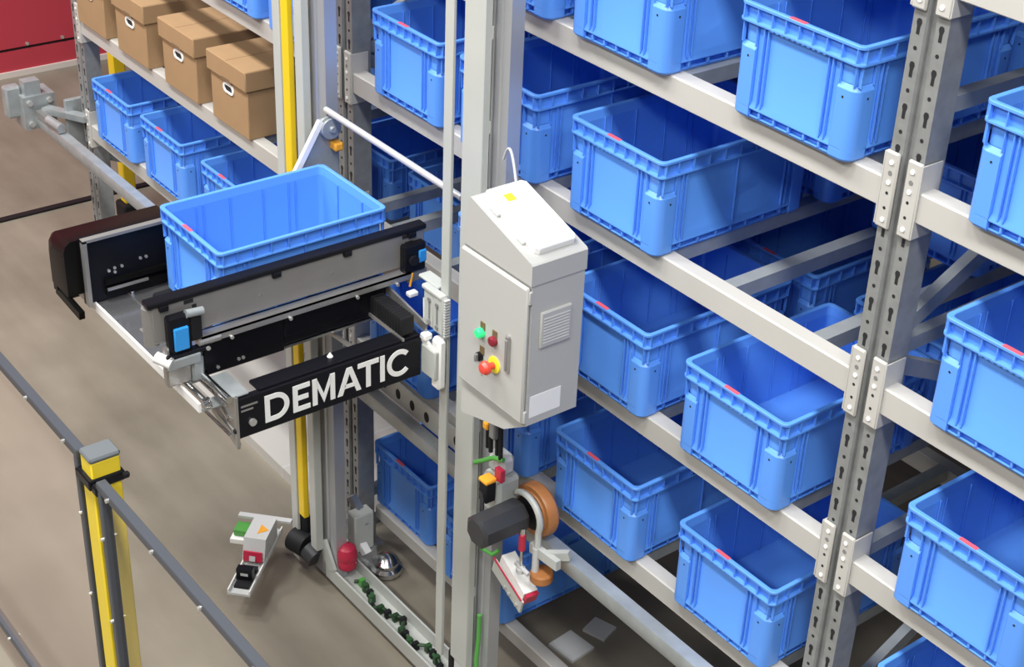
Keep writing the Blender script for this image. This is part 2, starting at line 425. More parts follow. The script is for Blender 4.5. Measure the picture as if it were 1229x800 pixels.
# step beams with hooked connectors
def connector(xa, side, lvl, long=True):
    """side=-1: plate on the flange left of the groove (beam lies to the left)"""
    b = MB(); z0, z1 = lvl-.122, lvl+.070
    if side < 0:
        x0, x1 = xa-.004, xa+.037
        b.bbox(x0, x1, YB-.012, YB-.0015, z0, z1, CREAM, .004); b.box(x0-.003, x0+.001, YB-.010, YB+.06, z0+.004, z1-.004, CREAM)
        cx = xa+.019
    else:
        x0, x1 = xa+.062, xa+.106
        b.bbox(x0, x1, YB-.012, YB-.0015, z0, z1, CREAM, .004); b.box(x1-.003, x1+.001, YB-.010, YB+.06, z0+.004, z1-.004, CREAM)
        cx = xa+.081
    for k, zz in enumerate((.045, -.005, -.10)):
        b.cyl((cx, YB-.012, lvl+zz), (cx, YB-.0145, lvl+zz), .006, WHITE, 10)
    for zz in (.018, -.032, -.07):
        b.cyl((cx, YB-.0125, lvl+zz), (cx, YB-.0117, lvl+zz), .0042 if zz < .01 else .0065, HOLE if zz < .01 else GREY, 10)
    return b
def beam(xl, xr, lv, label, ul=None, ur=None, h=.076, y=YB):
    r = thing('rack_beam', ((xl+xr)/2, y+.02, LV[lv]-h), label, 'rack beam', 'light grey rack beams')
    z = LV[lv]
    m = MB(); m.prism([(y-.004, z-h+.003), (y-.001, z-h), (y+.045, z-h), (y+.045, z), (y, z), (y-.004, z-.004)], 'x', xl, xr, CREAM)
    m.build('beam', r)
    if y == YB:
        if ul is not None: connector(ul, 1, z).build('connector', r)
        if ur is not None: connector(ur, -1, z).build('connector', r)
    elif lv != 5:
        for xx in (xl+.004, xr-.004):
            MB().box(xx-.004, xx+.004, y-.012, y+.05, z-.12, z+.07, CREAM).build('connector', r)
    return r
SH = {0: 'very top', 1: 'top', 2: 'second', 3: 'third', 4: 'fourth', 5: 'lowest'}
for lv in (0, 1, 2, 3, 4):
    beam(UX[1]+.107, UX[2]-.006, lv, f'light grey front beam of the {SH[lv]} shelf in the middle rack bay', UX[1], UX[2])
beam(UX[1]+.115, UX[2]-.01, 5, 'low grey beam just above the floor under the lowest blue totes', y=2.775, h=.06)
for lv in (0, 1, 2, 3, 4):
    beam(UX[2]+.107, .30, lv, f'light grey front beam of the {"fifth" if lv==4 else ["corner", "upper", "middle", "lower"][lv]} shelf right of the big perforated post'.replace('fifth', 'bottom'), UX[2], None)
beam(UX[0]+.107, UX[1]-.006, 2, 'light grey front beam above the cardboard boxes, under the far blue totes', UX[0], UX[1])
beam(UX[0]+.107, UX[1]-.006, 3, 'light grey front beam that carries the cardboard boxes', UX[0], UX[1])
beam(UX[0]+.107, UX[1]-.006, 4, 'light grey front beam that carries the three far blue totes', UX[0], UX[1])
for lv in (1, 2, 3, 4):
    beam(UX[1]+.107, UX[2]-.006, lv, f'shaded rear beam of the {SH[lv]} shelf in the middle rack bay', y=3.915)
for lv in (2, 3, 4):
    beam(UX[0]+.107, UX[1]-.006, lv, f'shaded rear beam of the {SH[lv]} shelf in the far left bay', y=3.915)
for lv in (1, 2, 3):
    beam(UX[2]+.107, .30, lv, f'shaded rear beam of the {SH[lv]} shelf right of the big perforated post', y=3.915)
# tote runners from front to rear beam
def runner(x, lv, label, sec=None):
    z = LV[lv]
    m = MB(); m.prism([(x-.022, z-.004), (x+.022, z-.004), (x+.022, z-.0005), (x-.018, z-.0005), (x-.018, z+.012), (x-.022, z+.012)] if sec else
                      [(x-.022, z-.044), (x+.022, z-.044), (x+.022, z-.0005), (x-.022, z-.0005)], 'y', YB+.046, 3.915, GALVB)
    return tag(m.build('tote_runner', origin=(x, 3.3, z-.044)), label, 'shelf rail', 'galvanised tote runners of the racking')
slots = {1: (-4.0, -3.46, -2.95, -2.34), 2: (-4.0, -3.50, -2.95, -2.37), 3: (-4.02, -3.49, -2.945, -2.40), 4: (-4.04, -3.47, -2.935, -2.35)}
pos = ('next to the far perforated post', 'behind the mast', 'right of the cabinet', 'left of the big perforated post')
for lv, xs in slots.items():
    for k, cx in enumerate(xs):
        for s, nm in ((-.165, 'left'), (.165, 'right')):
            runner(cx+s, lv, f'{nm} tote runner on the {SH[lv]} shelf, place {pos[k]}')
for lv in (1, 2, 3, 4):
    for s, nm in ((-1.765, 'left'), (-1.435, 'right')):
        runner(s, lv, f'{nm} galvanised tote runner under the {["", "upper", "middle", "lower", "bottom"][lv]} tote right of the big post')
for lv in (2, 4):
    for k, cx in enumerate({2: (-5.185, -4.71), 4: (-6.415, -5.908, -5.335)}[lv]):
        for s, nm in ((-.165, 'left'), (.165, 'right')):
            runner(cx+s, lv, f'{nm} galvanised runner under the {["farthest", "middle", "nearest"][k] if lv == 4 else ["left", "right"][k]} tote {"below" if lv == 4 else "above"} the cardboard boxes')
for k, cx in enumerate((-5.265, -5.694, -6.152, -6.577)):
    for q, nm in ((-.11, 'left'), (.11, 'right')):
        runner(cx+q, 3, f'{nm} galvanised runner under the {["nearest", "second", "third", "farthest"][k]} cardboard box')
d = MB(); d.box(UX[0]+.15, UX[1]-.03, YB+.0, 3.9, 0, .055, CREAM)
for x in (-6.1, -5.55, -5.0): d.box(x-.004, x+.004, YB-.0005, 3.9, .0, .0555, LGREY)
tag(d.build('floor_deck', origin=(-5.6, 3.3, 0)), 'pale grey floor plate under the left rack bay, seen behind the carriage', 'floor plate')

for x0, x1, nm in ((UX[0], UX[1], 'left'), (UX[1], UX[2], 'middle'), (UX[2], .42, 'right')):
    d = MB(); d.box(x0+.11, x1-.01, YB+.046, 3.915, LV[0]-.03, LV[0], CREAM)  # added deck out of view, blocks overhead light from the bay
    tag(d.build('added_shade_deck', origin=(x0+1.2, 3.3, LV[0]-.03)), f'added unseen deck shading the {nm} rack bay from overhead', 'shelf')
for cx, cy, w2, d2, a, lab in ((-3.428, 3.208, .05, .045, .3, 'small pale painted floor reflection under the lowest shelf, right of the drive wheel'), (-3.415, 3.055, .065, .06, .1, 'larger pale painted floor reflection under the lowest shelf, beside the small one')):
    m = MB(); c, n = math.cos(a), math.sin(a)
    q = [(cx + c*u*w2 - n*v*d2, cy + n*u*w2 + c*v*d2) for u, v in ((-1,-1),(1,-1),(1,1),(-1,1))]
    m.prism(q, 'z', 0, .012, LGREY)  # pale slab painting a ceiling-light reflection on the floor
    tag(m.build('painted_floor_glint', origin=(cx, cy, 0)), lab, 'floor plate')
# yellow posts standing behind the far bay
for i, (x, y, lab) in enumerate(((-7.74, 3.25, 'short yellow post with black foot standing behind the far left rack post'),)):
    r = thing('guard_post', (x+.05, y, 0), lab, 'post')
    MB().bbox(x+.015, x+.085, y-.035, y+.035, .10, 1.6, YEL, .006).build('shaft', r)
    MB().bbox(x-.01, x+.11, y-.06, y+.06, 0, .10, RUBBER, .01).build('foot', r)

# ------------------------------------------------------------------ running rail of the lift
r = thing('running_rail', (-4.5, 2.578, .943), 'long grey horizontal steel rail running past the shelves behind the lift machine', 'rail')
m = MB(); m.prism([(2.556, .945), (2.600, .945), (2.600, 1.000), (2.556, 1.000), (2.554, .996), (2.554, .949)], 'x', -7.10, .3, GALVB)
m.build('rail_profile', r)
br = MB()
br.box(-7.22, -7.08, 2.50, 2.66, .93, 1.10, GALVB); br.bbox(-7.20, -7.14, 2.44, 2.52, .98, 1.14, GALVB, .01); br.box(-7.16, -7.10, 2.52, 2.60, 1.10, 1.17, GALVB)
br.bar((-7.06, 2.60, 1.03), (-6.78, 2.695, 1.06), .05, .03, GALVB)
br.bbox(-6.93, -6.91, 2.64, 2.75, .86, 1.12, GALVB, .006)
for q in ((-7.08, 2.53, 1.07), (-7.08, 2.63, 1.07), (-7.08, 2.53, .96)): br.cyl(q, (q[0]+.015, q[1], q[2]), .014, BOLT, 10)
br.build('end_bracket', r)
cl = MB(); cl.bar((-7.06, 2.565, 1.02), (-6.80, 2.57, 1.02), .035, .03, STEEL); cl.cyl((-6.93, 2.56, 1.03), (-6.80, 2.57, 1.03), .022, GALVB, 12)
cl.build('buffer', r)

# ------------------------------------------------------------------ mast frame of the lift
mast = thing('lift_mast', (-3.82, 2.5, 0), 'pale grey upright mast frame of the lift machine with yellow strip and floor traverse', 'lift mast')
TOPZ = 3.45
MB().bbox(-3.387, -3.290, 2.458, 2.486, .30, TOPZ, MASTW, .003).build('column_cover', mast)
MB().bbox(-3.472, -3.431, 2.452, 2.464, .265, TOPZ, MASTW, .002).build('guide_strip', mast)
def profile(x0, x1, z0):
    b = MB(); y0, y1 = 2.502, 2.548; w = x1-x0
    b.prism([(x0,y0),(x0+w*.30,y0),(x0+w*.33,y0+.006),(x0+w*.40,y0+.006),(x0+w*.43,y0),(x0+w*.62,y0),(x0+w*.65,y0+.006),(x0+w*.72,y0+.006),(x0+w*.75,y0),(x1,y0),(x1,y1),(x0,y1)], 'z', z0, TOPZ, ALU)
    return b
profile(-3.347, -3.228, .05).build('extrusion', mast)
for z in (2.62, 2.335, 1.30, .62):
    MB().bbox(-3.345, -3.305, 2.486, 2.502, z-.018, z+.022, WHITE, .003).build('spacer_block', mast)
MB().bbox(-4.345, -4.298, 2.458, 2.490, .16, TOPZ, MASTW, .003).build('column_cover', mast)
MB().bbox(-4.478, -4.432, 2.452, 2.464, .03, TOPZ, MASTW, .002).build('guide_strip', mast)
MB().bbox(-4.428, -4.385, 2.456, 2.480, .27, TOPZ, YEL, .003).build('warning_strip', mast, label='yellow vertical strip')
profile(-4.392, -4.222, .05).build('extrusion', mast)
for z in (2.36, 2.12, 1.02, .55):
    MB().bbox(-4.385, -4.345, 2.48, 2.502, z-.012, z+.018, RUBBER, .002).build('spacer_block', mast, label='black spacer block')
tr = MB()
tr.prism([(2.488,.035),(2.606,.035),(2.606,.10),(2.598,.10),(2.598,.045),(2.496,.045),(2.496,.10),(2.488,.10)], 'x', -4.285, -3.33, MASTW)
tr.build('floor_traverse', mast)
tb = MB(); tb.bbox(-4.40, -4.285, 2.482, 2.57, .035, .17, GREY, .01); tb.bar((-4.31, 2.492, .20), (-4.24, 2.492, .09), .012, .06, MASTW)
tb.build('corner_plate', mast)
tb = MB(); tb.bbox(-3.42, -3.385, 2.47, 2.57, .10, .30, RUBBER, .008); tb.bbox(-3.37, -3.30, 2.462, 2.484, .02, .30, LGREY, .004)
tb.build('corner_plate', mast)
pp = MB(); pp.bbox(-4.20, -3.36, 2.604, 2.612, 1.003, 1.093, MASTW, .002)
for k in range(9):
    x = -4.12 + k*.09
    pp.prism([(x + .015*math.cos(2*PI*i/14), 1.046 + .021*math.sin(2*PI*i/14)) for i in range(14)], 'y', 2.6032, 2.6042, HOLE)
pp.build('perforated_plate', mast, label='pale plate with a row of round dark holes')
for x in (-4.31, -3.30):
    MB().box(x-.02, x+.02, 2.546, 2.604, 1.02, 1.07, MASTW).build('bracket', mast)
# red bumper
m = MB(); m.lathe((-4.213, 2.545, .10), (0,0,1), [(.025,0),(.036,.006),(.040,.03),(.037,.042),(.041,.05),(.041,.075),(.034,.10),(.020,.112),(.006,.116)], RED, 20)
tag(m.build('bumper', origin=(-4.213, 2.545, .10)), 'round red rubber bumper standing in the floor traverse of the mast', 'bumper')
# foot clamp/caster seen behind the bumper
m = MB(); m.lathe((-4.20, 2.72, .012), (0,0,1), [(.065,0),(.065,.02),(.05,.03),(.052,.05),(.03,.075),(.008,.085)], CHROME, 20)
tag(m.build('levelling_foot', origin=(-4.20, 2.72, .0)), 'shiny round steel levelling foot behind the red bumper', 'foot')
m = MB(); m.bbox(-4.30, -4.24, 2.60, 2.69, .12, .30, MASTW, .006); m.bar((-4.33, 2.62, .24), (-4.22, 2.64, .12), .03, .03, WHITE); m.bar((-4.33, 2.64, .34), (-4.25, 2.66, .24), .03, .03, STEEL)
m.box(-4.30, -4.24, 2.60, 2.70, .0, .12, GALV)
tag(m.build('foot_bracket', origin=(-4.27, 2.65, 0)), 'pale bolted bracket at the foot of the far perforated post', 'bracket')

# energy chain lying in the traverse
ch = thing('energy_chain', (-3.85, 2.545, .045), 'green and black wavy cable chain lying in the floor traverse', 'cable')
pts = []; 
for k in range(60):
    t = k/59; x = -4.16 + t*.70
    pts.append((x, 2.545 + .020*math.sin(t*19) + .008*math.sin(t*47), .062 + .012*abs(math.sin(t*26))))
MB().tube(pts, .0075, DGREEN).build('cable', ch)
lk = MB()
for k in range(2, 58, 3):
    p = pts[k]; lk.bbox(p[0]-.010, p[0]+.010, p[1]-.013, p[1]+.013, .047, p[2]+.012, DGREEN if k % 2 else GREEN if k < 6 else RUBBER, .003)
lk.build('links', ch)

# ------------------------------------------------------------------ carriage
car = thing('lift_carriage', (-3.95, 2.0, 1.45), 'lift carriage with black sides, steel tray and black bar lettered in white', 'lift carriage')
# tray
t = MB(); t.box(-4.56, -3.72, 1.670, 2.46, 1.540, 1.548, TRAY); t.box(-4.60, -3.565, 1.660, 1.668, 1.525, 1.556, WHITE)
t.box(-4.56, -3.72, 1.78, 1.782, 1.548, 1.552, STEEL)
tray = t.build('tray', car)
s = MB()
for x in (-4.33, -4.28): s.cyl((x, 1.79, 1.548), (x, 1.79, 1.562), .007, CHROME, 8)
s.build('fastener', tray)
for x in (-4.13, -3.81):
    b = MB(); b.bbox(x-.02, x+.02, 1.80, 2.46, 1.549, 1.611, RUBBER, .006); b.build('support_belt', car, label='black belt under the tote')
b = MB(); b.bbox(-4.42, -4.405, 1.695, 1.735, 1.548, 1.556, WHITE, .001)
# rear black conveyor unit
u = MB()
def rear(y, g=0): return [(-4.46+g, y, 1.590), (-4.30, y, 1.590), (-4.30, y, 1.782-g), (-4.42+g, y, 1.770-g), (-4.45+g, y, 1.75-g), (-4.46+g, y, 1.71-g)]
u.loft([rear(1.585,.035), rear(1.592,.014), rear(1.61,0), rear(1.96,0), rear(1.98,.03)], BLACKG)
u.build('rear_housing', car)
u = MB(); u.box(-4.30, -4.285, 1.635, 2.44, 1.555, 1.79, BLACK); u.box(-4.285, -4.262, 1.635, 2.44, 1.783, 1.793, PANEL); u.box(-4.285, -4.262, 1.635, 1.648, 1.555, 1.79, PANEL)
u.box(-4.285, -4.268, 1.70, 2.44, 1.612, 1.628, BLACKG); u.box(-4.285, -4.268, 1.70, 2.44, 1.575, 1.595, BLACKG)
ru = u.build('rear_side_plate', car)
k = MB()
for y, z in ((1.74, 1.66), (1.74, 1.645), (1.765, 1.66), (1.72, 1.655), (1.83, 1.67), (1.85, 1.67), (2.02, 1.72)): k.cyl((-4.285, y, z), (-4.280, y, z), .005, BOLT, 8)
k.build('screw', ru); MB().box(-4.262, -4.255, 1.70, 1.84, 1.598, 1.606, STEEL).build('slot_trim', ru)
k = MB(); k.bbox(-4.345, -4.302, 1.612, 1.640, 1.64, 1.70, BLUEM, .004); k.box(-4.35, -4.305, 1.606, 1.613, 1.62, 1.68, ESY)
k.build('sensor', car, label='small blue sensor at the end of the black housing')
# front panel
p = MB(); p.bbox(-3.712, -3.700, 1.60, 2.545, 1.715, 1.835, PANEL, .003); p.cyl((-3.724, 1.602, 1.70), (-3.724, 1.602, 1.825), .022, PANEL, 18)
p.box(-3.80, -3.70, 1.60, 1.72, 1.71, 1.716, PANEL)
fp = p.build('front_panel', car)
k = MB()
for y in (1.72, 1.95, 2.2): k.cyl((-3.70, y, 1.77), (-3.6985, y, 1.77), .006, GREY, 8)
for y, z, L in ((1.70, 1.815, .03), (1.725, 1.795, .014), (2.46, 1.815, .035), (2.47, 1.79, .03)): k.box(-3.70, -3.6985, y, y+L, z, z+.012, HOLE)
k.build('slots', fp)
p = MB(); p.bbox(-3.735, -3.692, 1.585, 2.55, 1.832, 1.850, BLACK, .004)
for y in (1.62, 1.99, 2.24, 2.48): p.bbox(-3.712, -3.690, y, y+.03, 1.815, 1.834, BLACK, .003)
p.build('side_guide', car, label='long black guide strip on top of the front panel')
p = MB(); p.box(-3.705, -3.668, 1.735, 2.475, 1.700, 1.706, STEEL); p.box(-3.672, -3.668, 1.735, 2.475, 1.682, 1.706, STEEL); p.bbox(-3.70, -3.662, 1.72, 1.80, 1.68, 1.70, STEEL, .006)
lf = p.build('lower_flange', car)
k = MB()
for y in (1.83, 2.03, 2.27, 2.42): k.cyl((-3.668, y, 1.678), (-3.662, y, 1.678), .006, BOLT, 8)
k.build('screw', lf)
p = MB(); p.bbox(-3.74, -3.690, 1.745, 2.02, 1.555, 1.690, BLACK, .004); p.bbox(-3.74, -3.694, 2.02, 2.395, 1.572, 1.690, BLACK, .004); p.bbox(-3.72, -3.69, 2.02, 2.30, 1.60, 1.68, BLACK, .004)
ub = p.build('underbelly', car, label='black box under the front panel')
k = MB()
for y, z in ((1.79, 1.575), (1.86, 1.58), (1.875, 1.58), (2.37, 1.585), (2.39, 1.60)): k.cyl((-3.690, y, z), (-3.686, y, z), .0055, BOLT, 8)
k.build('screw', ub)
# end bearings and blue module at the near end
p = MB(); p.bbox(-3.705, -3.675, 1.62, 1.70, 1.565, 1.70, STEEL, .006); p.bbox(-3.672, -3.657, 1.615, 1.725, 1.632, 1.666, GALVB, .004); p.cyl((-3.66, 1.63, 1.655), (-3.70, 1.60, 1.67), .018, WHITE, 12)
p.bbox(-3.75, -3.70, 1.705, 1.755, 1.535, 1.60, GALVB, .006); p.bbox(-3.70, -3.672, 1.70, 1.74, 1.56, 1.64, GALVB, .006); p.cyl((-3.70, 1.732, 1.567), (-3.69, 1.732, 1.567), .022, CHROME, 16)
p.build('end_bracket', car)
p = MB(); p.bbox(-3.698, -3.668, 1.632, 1.705, 1.672, 1.80, BLACK, .006); p.bbox(-3.70, -3.672, 1.700, 1.742, 1.70, 1.79, RUBBER, .006); p.cyl((-3.672, 1.69, 1.80), (-3.672, 1.745, 1.795), .013, GALVB, 12)
p.bbox(-3.69, -3.66, 1.615, 1.76, 1.664, 1.678, BLACK, .004)
for y in (1.63, 1.748): p.cyl((-3.66, y, 1.671), (-3.655, y, 1.671), .007, BOLT, 8)
sm = p.build('sensor', car, label='black sensor block at the near end of the front panel')
MB().bbox(-3.668, -3.658, 1.645, 1.692, 1.690, 1.765, BLUEM, .003).build('cover', sm, label='bright blue cover')
p = MB(); p.bbox(-3.702, -3.672, 2.45, 2.535, 1.70, 1.80, BLACK, .006); p.cyl((-3.672, 2.485, 1.745), (-3.664, 2.485, 1.745), .018, RUBBER, 14); p.bbox(-3.70, -3.668, 2.505, 2.535, 1.73, 1.775, BLUEM, .004)
p.bbox(-3.70, -3.68, 2.47, 2.545, 1.66, 1.70, PANEL, .004); p.cyl((-3.67, 2.48, 1.70), (-3.67, 2.47, 1.655), .004, AMBER, 8); p.bbox(-3.665, -3.64, 2.45, 2.485, 1.63, 1.645, WHITE, .003)
p.build('sensor', car, label='black cable block at the far end of the front panel')
# cross rods at the near end
p = MB()
for y, z, xa, xb, rr in ((1.735, 1.570, -3.75, -3.515, .012), (1.700, 1.530, -3.90, -3.59, .010), (1.75, 1.52, -3.74, -3.56, .006), (1.735, 1.44, -3.70, -3.52, .006)):
    p.cyl((xa, y, z), (xb, y, z), rr, CHROME, 12)
p.build('cross_rod', car)
# lettered bar
bar = MB(); bar.bbox(-3.530, -3.506, 1.755, 2.405, 1.428, 1.566, BLACK, .003); bar.bbox(-3.575, -3.515, 1.83, 2.405, 1.563, 1.575, BLACK, .003)
lb = bar.build('lettered_bar', car, label='black bar with large white letters')
k = MB(); k.cyl((-3.506, 1.80, 1.475), (-3.498, 1.80, 1.475), .012, BOLT, 12); k.build('screw', lb); k = MB(); k.cyl((-3.555, 2.10, 1.575), (-3.555, 2.10, 1.588), .010, WHITE, 8, r1=.002); k.build('pin', lb); k = MB()
for z in (1.535, 1.520): k.box(-3.506, -3.5045, 1.765, 1.82 if z > 1.53 else 1.805, z, z+.006, STEEL)
k.build('slots', lb)
lt = MB()
LX0, LX1, LZ0, LZ1 = -3.5065, -3.5040, 1.454, 1.548
SW = .0165
def stroke(pts, w=SW, closed=False):
    """flat stroke of width w along pts in (Y, Z), raised off the bar"""
    L, Rr = [], []; n = len(pts)
    for i in range(n):
        a = Vector(pts[max(i-1, 0)]); c = Vector(pts[min(i+1, n-1)]); d = (c-a).normalized(); nn = Vector((-d.y, d.x)) * w/2
        p = Vector(pts[i]); L.append(p+nn); Rr.append(p-nn)
    for i in range(n-1):
        q = [L[i], L[i+1], Rr[i+1], Rr[i]]
        lt.add([(LX0, v.x, v.y) for v in q] + [(LX1, v.x, v.y) for v in q], [(0,1,2,3),(7,6,5,4),(0,4,5,1),(1,5,6,2),(2,6,7,3),(3,7,4,0)], WHITE)
h = SW/2; zb, zt = LZ0, LZ1; zm = (zb+zt)/2
def arc(cy, cz, ry, rz, a0, a1, n=20): return [(cy + ry*math.cos(math.radians(a0+(a1-a0)*i/n)), cz + rz*math.sin(math.radians(a0+(a1-a0)*i/n))) for i in range(n+1)]
y0, y1 = (1.8434, 1.9257)                                  # D
stroke([(y0+h, zb), (y0+h, zt)])
stroke([(y0+SW, zt-h), (y0+.034, zt-h)] + arc(y1-h-.038, zm, .038, (zt-zb)/2-h, 88, -88) + [(y0+.034, zb+h), (y0+SW, zb+h)])
y0, y1 = (1.9385, 1.9975)                                  # E
stroke([(y0+h, zb), (y0+h, zt)])
for z, e in ((zb+h, 0), (zm, .006), (zt-h, 0)): stroke([(y0+SW, z), (y1-e, z)])
y0, y1 = (2.0062, 2.0854)                                  # M
stroke([(y0+h, zb), (y0+h, zt)]); stroke([(y1-h, zb), (y1-h, zt)])
ym = (y0+y1)/2
lt.prism([(y0+SW-.001, zt), (y0+SW-.001, zt-.030), (ym, zb), (y1-SW+.001, zt-.030), (y1-SW+.001, zt), (ym, zb+.032)], 'x', LX0, LX1, WHITE)
y0, y1 = (2.0943, 2.1798)                                  # A
ym = (y0+y1)/2
lt.prism([(y0, zb), (y0+.0175, zb), (ym, zt-.022), (ym+.0095, zt), (ym-.0095, zt)], 'x', LX0, LX1, WHITE); lt.prism([(ym, zt-.022), (y1-.0175, zb), (y1, zb), (ym+.0095, zt)], 'x', LX0, LX1-.0001, WHITE)
stroke([(y0+.0255, zb+.028), (y1-.0255, zb+.028)], .014)
y0, y1 = (2.1677, 2.2439)                                  # T
stroke([(y0, zt-h), (y1, zt-h)]); stroke([((y0+y1)/2, zb), ((y0+y1)/2, zt-SW)])
y0, y1 = (2.2486, 2.2671)                                  # I
stroke([((y0+y1)/2, zb), ((y0+y1)/2, zt)])
y0, y1 = (2.2748, 2.3562)                                  # C
stroke(arc(y0+h+.038, zm, .038, (zt-zb)/2-h+.001, 42, 318, 28))
lt.build('letters', lb, label='white capital letters', smooth=False)
# end plate of the lettered bar
p = MB(); p.bbox(-3.655, -3.508, 1.752, 1.760, 1.45, 1.575, STEEL, .003); p.bbox(-3.655, -3.515, 1.745, 1.80, 1.568, 1.576, GALVB, .003); p.bar((-3.67, 1.756, 1.45), (-3.51, 1.756, 1.40), .008, .025, STEEL)
p.cyl((-3.60, 1.753, 1.49), (-3.55, 1.748, 1.48), .008, CHROME, 10); p.box(-3.52, -3.506, 1.748, 1.757, 1.40, 1.575, STEEL); p.cyl((-3.515, 1.748, 1.455), (-3.515, 1.744, 1.455), .008, RUBBER, 10)
p.cyl((-3.60, 1.688, 1.526), (-3.60, 1.712, 1.526), .017, CHROME, 14); p.bbox(-3.64, -3.59, 1.685, 1.76, 1.505, 1.512, GALVB, .002)
p.build('bar_end_plate', car, label='silver end plate of the black bar')
# diagonal tie rod under the panel, drag chain towards the mast
p = MB(); p.cyl((-3.93, 2.23, 1.50), (-3.60, 2.235, 1.52), .008, STEEL, 10); p.build('tie_rod', car)
p = MB()
for k in range(12):
    x = -3.70 + k*.0155; p.bbox(x, x+.0135, 2.335, 2.385, 1.585, 1.65, RUBBER, .004)
p.build('drag_chain', car, label='short black drag chain'); 
p = MB(); p.bar((-3.70, 2.40, 1.655), (-3.50, 2.42, 1.60), .008, .03, STEEL); p.bar((-3.70, 2.33, 1.585), (-3.51, 2.34, 1.575), .006, .01, STEEL); p.build('chain_guide', car)
# guide shoes at the right column
def shoe():
    p = MB(); p.bbox(-3.535, -3.478, 2.43, 2.455, 1.60, 1.735, MASTW, .006); p.bbox(-3.60, -3.49, 2.455, 2.50, 1.728, 1.738, MASTW, .003); p.bbox(-3.54, -3.43, 2.425, 2.450, 1.725, 1.740, MASTW, .004)
    p.bbox(-3.478, -3.425, 2.428, 2.450, 1.60, 1.735, MASTW, .004)
    return p
g = shoe().build('guide_shoe', car)
k = MB()
for z in (1.62, 1.70): k.cyl((-3.455, 2.428, z), (-3.455, 2.424, z), .008, GREY, 8); k.cyl((-3.50, 2.43, z), (-3.50, 2.426, z), .008, GREY, 8)
k.box(-3.459, -3.451, 2.4265, 2.4285, 1.63, 1.69, GREY); k.box(-3.504, -3.496, 2.4285, 2.4305, 1.63, 1.69, GREY)
k.build('slots', g)
k = MB()
for z in range(14): k.box(-3.425, -3.415, 2.43, 2.45, 1.60 + z*.0097, 1.605 + z*.0097, LGREY)
k.build('brush_strip', car)
p = MB(); p.add([(-3.56, 2.45, 1.42), (-3.50, 2.41, 1.45), (-3.50, 2.41, 1.57), (-3.58, 2.46, 1.66), (-3.55, 2.455, 1.42), (-3.49, 2.415, 1.45), (-3.49, 2.415, 1.57), (-3.57, 2.465, 1.66)],
                [(0,1,2,3), (4,7,6,5), (0,4,5,1), (1,5,6,2), (2,6,7,3), (3,7,4,0)], MASTW)
p.bbox(-3.508, -3.430, 2.405, 2.450, 1.44, 1.545, MASTW, .004); p.bar((-3.508, 2.41, 1.57), (-3.44, 2.425, 1.50), .01, .02, WHITE)
p.bbox(-3.470, -3.425, 2.415, 2.450, 1.40, 1.585, WHITEP, .010); p.bbox(-3.508, -3.48, 2.40, 2.43, 1.565, 1.585, WHITEP, .003)
p.build('lower_shoe', car, label='pale lower guide shoe at the end of the black bar')
# right tension plate, rod and pulley plate at the top of the carriage
p = MB(); p.add([(-4.215, 2.33, 1.82), (-4.215, 2.535, 1.82), (-4.215, 2.52, 2.04), (-4.215, 2.46, 2.04), (-4.20, 2.33, 1.82), (-4.20, 2.535, 1.82), (-4.20, 2.52, 2.04), (-4.20, 2.46, 2.04)],
                [(0,1,2,3), (4,7,6,5), (0,4,5,1), (1,5,6,2), (2,6,7,3), (3,7,4,0)], GALVB)
p.bar((-4.197, 2.33, 1.82), (-4.197, 2.465, 2.04), .02, .015, WHITE, up=(1,0,0))
pl = p.build('pulley_plate', car)
p = MB(); p.lathe((-4.20, 2.492, 2.015), (1,0,0), [(.012,0),(.036,.0),(.036,.008),(.027,.011),(.027,.019),(.036,.022),(.036,.03),(.012,.032),(.010,.042),(.0,.042)], GALVB, 22)
p.build('pulley', pl); p = MB(); p.bbox(-4.205, -4.165, 2.50, 2.535, 1.93, 1.96, AMBER, .006); p.build('wear_pad', pl, label='orange pad')
MB().cyl((-4.215, 2.497, 2.068), (-3.432, 2.497, 2.062), .011, ROD, 14).build('top_rod', car, label='long thin steel rod')
p = MB(); p.bar((-4.64, 1.68, 1.535), (-4.62, 1.672, 1.445), .03, .02, BLACK, up=(0,1,0)); p.bar((-4.63, 1.675, 1.44), (-4.44, 1.675, 1.425), .02, .028, BLACKG); p.bbox(-4.60, -4.54, 1.672, 1.72, 1.44, 1.54, BLACK, .004)
p.build('under_bracket', car, label='dark bracket below the tray edge')

# ------------------------------------------------------------------ control cabinet
cab = thing('control_cabinet', (-2.99, 2.39, 1.5), 'light grey metal control cabinet with sloped top on the mast', 'control cabinet')
XL, XR, Y0, Y1 = -3.150, -2.838, 2.302, 2.488
def out(y, i=0): return [(XL+i, y, 1.52+i), (-2.94, y, 1.574+i), (XR-i, y, 1.640+i), (XR-i, y, 2.092), (XL+i, y, 2.092)]
c = MB(); c.loft([out(Y0+.004), out(Y0+.008), out(Y1)], CAB)
hood = [(-3.152, 2.094), (-2.834, 2.094), (-2.834, 2.155), (-2.840, 2.161), (-3.118, 2.246), (-3.125, 2.243)]
c.prism(hood, 'y', Y0-.004, Y1+.002, CAB)
c.build('housing', cab)
dr = MB(); dr.bbox(XL+.002, -2.842, Y0-.012, Y0+.003, 1.648, 2.084, CAB, .005)
door = dr.build('door', cab)
def disc(x, z, r, m, h0, h1, prof=None):
    b = MB(); b.lathe((x, Y0-.012, z), (0,-1,0), [(r, h0), (r, h1*.8), (r*.75, h1)], m, 20); return b
MB().bbox(-3.043, -3.022, Y0-.0145, Y0-.011, 1.866, 1.892, TAGB, .001).build('legend_plate', door)
disc(-3.036, 1.857, .015, GREENL, -.001, .020).build('button', door, label='lit green button')
